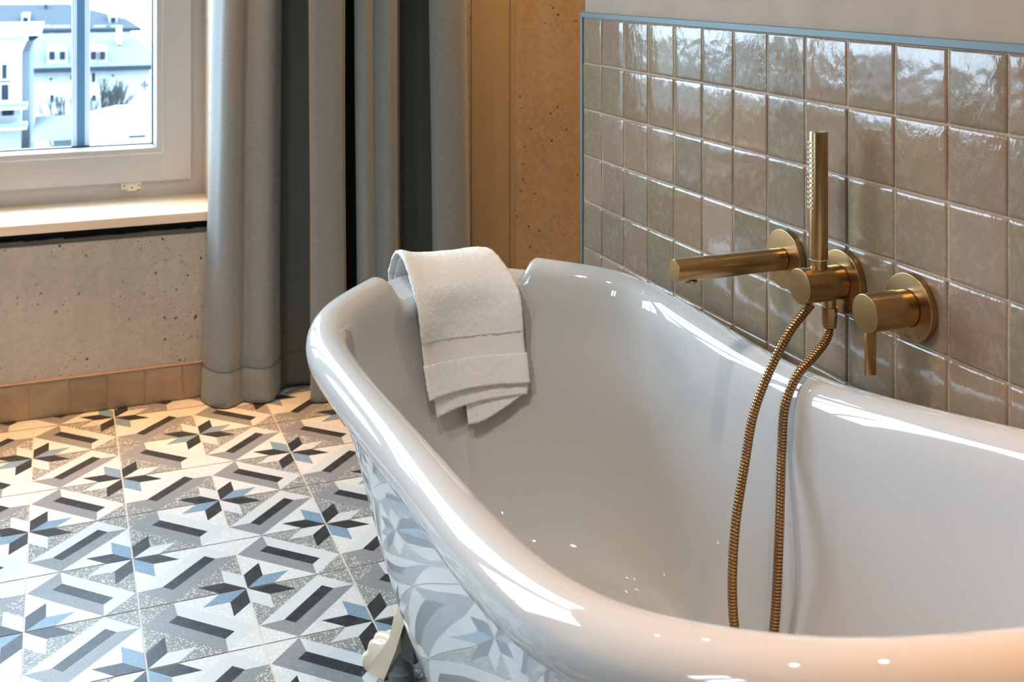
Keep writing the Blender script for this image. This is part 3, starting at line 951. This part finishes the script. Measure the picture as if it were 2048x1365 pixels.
# mixer valve with lever
y, z = 1.2445, .7420
mv = empty('mixer_valve', 'round bronze mixer on the wall with a flat lever pointing down', 'tap', (XT, y, z))
a_ = at(mv)
a_(flange(None, y, z))
a_(lathe('sleeve', [(0, .0248), (.0225, .0248)], (XT-.0085, y, z), (-1, 0, 0), M['brass'], None, 72))
a_(lathe('joint_ring', [(0, .0258), (.0006, .0258)], (XT-.0106, y, z), (-1, 0, 0), M['joint'], None, 64))
kn = a_(lathe('knob', rounded(.0258, 0, .0515, .0009), (XT-.0310, y, z), (-1, 0, 0), M['brass'], None, 72))
a_(lathe('seam_ring', [(0, .0252), (.0005, .0252)], (XT-.0307, y, z), (-1, 0, 0), M['joint'], None, 64))
bm = bmesh.new(); add_box(bm, 1.0095, 1.0262, y-.0022, y+.0022, z-.0845, z-.015, .0007, 2)
a_(bmobj('lever', bm, M['brass'], None, angle=35))
bm = bmesh.new(); add_box(bm, XT-.01075, XT-.0104, -.0006, .0006, -.0048, .0048)
bmesh.ops.transform(bm, matrix=Matrix.Translation((0, y-.0205, z-.0335)) @ Matrix.Rotation(math.radians(-42), 4, 'X'), verts=bm.verts)
o = a_(bmobj('cold_mark', bm, M['mark_blue'])); o['label'] = 'small blue dash'
tx = bpy.data.curves.new('maker_text', 'FONT'); tx.body = 'axor'; tx.size = .0072; tx.extrude = .0001; tx.align_x = 'CENTER'; tx.space_character = 1.15
to = bpy.data.objects.new('tmp_text', tx); COL.objects.link(to)
bpy.context.view_layer.update()
me = bpy.data.meshes.new_from_object(to.evaluated_get(bpy.context.evaluated_depsgraph_get())); bpy.data.objects.remove(to)
# text stands in the plane of the flange, read from the room (-x side): text x -> -y, text y -> +z
me.transform(Matrix.Translation((XT-.0107, y-.0015, z-.0405)) @ Matrix(((0, 0, -1, 0), (-1, 0, 0, 0), (0, 1, 0, 0), (0, 0, 0, 1))) @ Matrix.Rotation(math.radians(0), 4, 'Z'))
o = a_(link('lettering', me, M['mark_grey'])); o['label'] = 'tiny grey lettering'

# ------------------------------------------------------------------ town outside
GZ = -13.0
structure(box('ground_outside', -160, 160, 6, 260, GZ-.5, GZ, M['far_ground']))
def house(label, x0, x1, y0, y1, zt, mat, wins=(), roof=None, flat=True, roofmat=None, group='houses seen through the window', eave=True, hip=.25):
    root = empty('house', label, 'building', ((x0+x1)/2, y0, GZ), group)
    inv = Matrix.Translation((-(x0+x1)/2, -y0, -GZ))
    def ad(o): o.parent = root; o.matrix_parent_inverse = inv; return o
    ad(box('wall', x0, x1, y0, y1, GZ, zt, mat))
    for (cx, cz, w, h) in wins:
        fr_ = ad(box('window', cx-w/2-.12, cx+w/2+.12, y0-.06, y0+.05, cz-h/2-.12, cz+h/2+.12, M['far_wall']))
        box('pane', cx-w/2, cx+w/2, y0-.09, y0-.03, cz-h/2, cz+h/2, M['far_dark'], fr_)
    if roof:
        zr = roof; ym = (y0+y1)/2; ov = .6; hp = (x1-x0)*hip if hip else 0
        hp = min(hp, 6)
        V = [(x0-ov, y0-ov, zt), (x1+ov, y0-ov, zt), (x1+ov, y1+ov, zt), (x0-ov, y1+ov, zt), (x0+hp, ym, zr), (x1-hp, ym, zr)]
        F = [(0, 1, 5, 4), (1, 2, 5), (2, 3, 4, 5), (3, 0, 4), (0, 3, 2, 1)]
        ad(mesh('roof', V, F, roofmat or M['far_roof']))
        if eave: ad(box('eave', x0-ov, x1+ov, y0-ov-.1, y0-ov+.1, zt-.22, zt, M['far_eave']))
    return root, ad
def wx(u, y_): return yx(u, y_)
def wz(u, v, y_):
    f, a = 2275., .3804
    q = (u-1024)/f
    return 1.199+(-(v+52.1)/f)*y_/(math.cos(a)-q*math.sin(a))
# long grey roofed house farthest away
Yd = 78.0
h1, ad = house('long house with a wide slate roof, farthest behind the others', wx(-260, Yd), wx(262, Yd), Yd, Yd+16, wz(150, 57, Yd), M['far_wall2'],
               [(wx(u, Yd), wz(u, 72, Yd), .8, 1.1) for u in (40, 62, 84, 122, 205, 228)], wz(150, 13, Yd), roofmat=M['far_roof'])
for u in (50, 228):
    dm = ad(box('dormer', wx(u-8, Yd), wx(u+8, Yd), Yd+1.2, Yd+5, wz(u, 52, Yd), wz(u, 30, Yd), M['far_wall']))
    box('dormer_window', wx(u-5, Yd), wx(u+5, Yd), Yd+1.1, Yd+1.3, wz(u, 46, Yd), wz(u, 36, Yd), M['far_dark'], dm)
ad(box('chimney', wx(88, Yd), wx(92, Yd), Yd+6, Yd+7, wz(90, 30, Yd), wz(90, 12, Yd), M['far_dark']))
# white house with dormers in front
Yd = 58.0
wl = [(102, 158, 5, 4), (104, 197, 6, 13), (105, 240, 5, 12), (187, 155, 5, 17), (188, 196, 6, 11), (226, 151, 4, 4), (226, 193, 5, 8), (143, 155, 4, 9), (145, 197, 5, 10), (284, 170, 2.5, 7), (294, 170, 2.5, 7)]
px = lambda n_, y_: n_*y_/2275.
h2, ad = house('white house with paired dormers and small dark windows', wx(56, Yd), wx(300, Yd), Yd, Yd+12, wz(160, 132, Yd), M['far_wall'],
               [(wx(u, Yd), wz(u, v, Yd), px(a, Yd), px(b, Yd)) for u, v, a, b in wl], wz(160, 66, Yd+6), roofmat=M['far_roof2'], eave=True, hip=.1)
for u in (104, 125, 187, 205):
    dm = ad(box('dormer', wx(u-10, Yd), wx(u+10, Yd), Yd+.1, Yd+4, wz(u, 131, Yd), wz(u, 98, Yd), M['far_wall']))
    dw = box('dormer_window', wx(u-5.5, Yd), wx(u+5.5, Yd), Yd-.05, Yd+.2, wz(u, 119, Yd), wz(u, 103, Yd), M['far_dark'], dm)
ad(box('chimney', wx(241, Yd), wx(250, Yd), Yd+3, Yd+4.2, wz(245, 95, Yd), wz(245, 60, Yd), plain('tan_chimney', (190, 176, 156), .9, spec=0)))
# near white block on the left with balconies
Yd = 40.0
h3, ad = house('white block with balconies at the left edge of the view', wx(-120, Yd), wx(42, Yd), Yd, Yd+10, wz(20, 70, Yd), M['far_wall'],
               [(wx(9, Yd), wz(9, 143, Yd), px(8, Yd), px(26, Yd)), (wx(10, Yd), wz(10, 184, Yd), px(12, Yd), px(28, Yd)), (wx(16, Yd), wz(16, 222, Yd), px(20, Yd), px(16, Yd))], wz(0, 58, Yd), roofmat=M['far_wall'], eave=False, hip=.15)
ad(box('stair_wing', wx(42, Yd), wx(58, Yd), Yd+1, Yd+8, GZ, wz(50, 108, Yd), M['far_wall2']))
for v0 in (205, 244):
    b_ = ad(box('balcony', wx(-60, Yd), wx(56, Yd), Yd-1.6, Yd, wz(20, v0+4, Yd), wz(20, v0, Yd), M['far_wall']))
    box('balcony_rail', wx(-60, Yd), wx(56, Yd), Yd-1.6, Yd-1.52, wz(20, v0, Yd), wz(20, v0-8, Yd), M['far_wall2'], b_)
# low sheds and roofs nearer
Yd = 36.0
h4, ad = house('low shed with a bluish roof standing in the yard', wx(108, Yd), wx(147, Yd), Yd, Yd+5, wz(130, 275, Yd), M['far_wall2'], [], wz(130, 250, Yd), roofmat=M['far_roof2'], eave=False)
Yd = 30.0
h5, ad = house('bright white gabled shed at the lower right of the view', wx(232, Yd), wx(292, Yd), Yd, Yd+6, wz(260, 282, Yd), M['far_wall'], [(wx(274, Yd), wz(274, 290, Yd), .4, .5)], wz(260, 236, Yd), roofmat=M['far_wall'], eave=False, hip=.2)
# bare trees in front of the white house
def tree(x, y_, h, seed, label):
    rnd = random.Random(seed)
    root = empty('bare_tree', label, 'tree', (x, y_, GZ), 'bare trees in the yard')
    inv = Matrix.Translation((-x, -y_, -GZ))
    V = []; F = []
    def stick(a, b, r0, r1, store):
        V_, F_ = store; d = (b-a).normalized(); e = d.orthogonal().normalized(); f = d.cross(e); k = len(V_)
        for p, r in ((a, r0), (b, r1)):
            for q in range(5):
                t_ = 2*PI*q/5; V_.append(p+(e*math.cos(t_)+f*math.sin(t_))*r)
        for q in range(5): F_.append((k+q, k+(q+1) % 5, k+5+(q+1) % 5, k+5+q))
    trunk = ([], []); br = ([], [])
    base = Vector((x, y_, GZ)); top = base+Vector((rnd.uniform(-.3, .3), 0, h*.55))
    stick(base, top, .24, .14, trunk)
    def grow(p, d, l, r, lev):
        q = p+d*l; stick(p, q, r, r*.6, br)
        if lev == 0: return
        for _ in range(3):
            nd = (d+Vector((rnd.uniform(-.36, .36), rnd.uniform(-.3, .3), rnd.uniform(-.05, .5)))).normalized()
            grow(q, nd, l*.68, r*.6, lev-1)
    for _ in range(10):
        p0 = base.lerp(top, rnd.uniform(.4, 1))
        grow(p0, Vector((rnd.uniform(-.32, .32), rnd.uniform(-.3, .3), 1)).normalized(), h*.2, .10, 3)
    for nm, (a, b) in (('trunk', trunk), ('branches', br)):
        o = mesh(nm, a, b, M['twig']); o.parent = root; o.matrix_parent_inverse = inv
TL = ['bare tree in front of the white house, farthest left', 'bare tree standing just right of the glazing bar', 'bare tree in the middle of the small clump', 'bare tree at the right end of the clump']
for k, (u, yy, h_) in enumerate(((140, 55.3, 8.6), (190, 51.0, 9.6), (214, 46.8, 9.6), (236, 42.8, 9.2))):
    tree(wx(u, yy), yy, h_, 20+k, TL[k])

# ------------------------------------------------------------------ ceiling lights (warm downlights, plus neutral ones added as unseen fill)
def downlight(x, y_, power, label, size=.05, spread=130, c=(1, .60, .26)):
    root = empty('ceiling_light', label, 'light', (x, y_, CH), 'recessed ceiling lights')
    inv = Matrix.Translation((-x, -y_, -CH))
    o = lathe('ring', [(0, .045), (.004, .045), (.006, .040), (.006, .030)], (x, y_, CH), (0, 0, -1), M['upvc'], None, 40); o.parent = root; o.matrix_parent_inverse = inv
    o = lathe('lamp', [(0, .028), (.003, .028)], (x, y_, CH-.0045), (0, 0, -1), M['lamp'], None, 32); o.parent = root; o.matrix_parent_inverse = inv
    ld = bpy.data.lights.new('downlight', 'AREA'); ld.shape = 'DISK'; ld.size = size; ld.energy = power*LS; ld.color = c; ld.spread = math.radians(spread)
    lo = bpy.data.objects.new('downlight_beam', ld); COL.objects.link(lo); lo.location = (x, y_, CH-.012); lo.parent = root; lo.matrix_parent_inverse = inv
LS = .2
LAB = 'small round recessed ceiling light, '
downlight(.42, 3.10, 3.4, LAB+'above the curtain', spread=26, c=(1, .48, .14))
downlight(1.42, 2.85, 15, LAB+'above the alcove', spread=100)
downlight(-.18, 3.10, 3.6, LAB+'above the window sill', spread=26, c=(1, .48, .14))
downlight(.25, 1.3, 14, LAB+'added as fill beside the bath', c=(1, .90, .78))  # neutral fill lamp added to brighten the bath
downlight(.8, .30, 15, LAB+'over the near end of the bath', spread=72, c=(1, .40, .08))
downlight(-.5, 1.45, 22, LAB+'added as fill over the middle of the floor', size=.07, c=(1, .95, .88))  # neutral fill lamp added to lift the floor and window wall

# daylight: bright overcast sky through the window
w = bpy.data.worlds.new('sky'); S.world = w; w.use_nodes = True
bg = w.node_tree.nodes['Background']; bg.inputs[0].default_value = (.60, .80, 1.0, 1); bg.inputs[1].default_value = 8.8
pl = bpy.data.lights.new('window_portal', 'AREA'); pl.shape = 'RECTANGLE'; pl.size = WX1-WX0; pl.size_y = WZ1-WZ0
pl.cycles.is_portal = True
po = bpy.data.objects.new('window_portal', pl); COL.objects.link(po)
po.location = ((WX0+WX1)/2, YF+.12, (WZ0+WZ1)/2); po.rotation_euler = (-PI/2, 0, 0)
pl2 = bpy.data.lights.new('window_portal', 'AREA'); pl2.shape = 'RECTANGLE'; pl2.size = LZ1-LZ0; pl2.size_y = LY1-LY0; pl2.cycles.is_portal = True
po2 = bpy.data.objects.new('window_portal', pl2); COL.objects.link(po2)
po2.location = (-2.16, (LY0+LY1)/2, (LZ0+LZ1)/2); po2.rotation_euler = (0, -PI/2, 0)

# ------------------------------------------------------------------ camera
cam = bpy.data.cameras.new('camera'); cam.sensor_width = 36; cam.lens = 2275/2048*36
cam.shift_x = 0; cam.shift_y = (-52.1-682.5)/2048
cam.clip_start = .05; cam.clip_end = 500
co = bpy.data.objects.new('camera', cam); COL.objects.link(co)
cam.dof.use_dof = True; cam.dof.focus_distance = 1.68; cam.dof.aperture_fstop = 10.0
co.location = (0, 0, 1.199); co.rotation_euler = (PI/2, 0, -.3804)
S.camera = co

S.view_settings.view_transform = 'Standard'; S.view_settings.look = 'None'
S.view_settings.exposure = 1.33; S.view_settings.gamma = 1.0; S.view_settings.use_curve_mapping = False
cy = S.cycles
cy.use_denoising = True; cy.use_adaptive_sampling = False; cy.max_bounces = 10; cy.diffuse_bounces = 5; cy.glossy_bounces = 5; cy.transparent_max_bounces = 12
cy.sample_clamp_indirect = 8; cy.caustics_reflective = False; cy.caustics_refractive = False
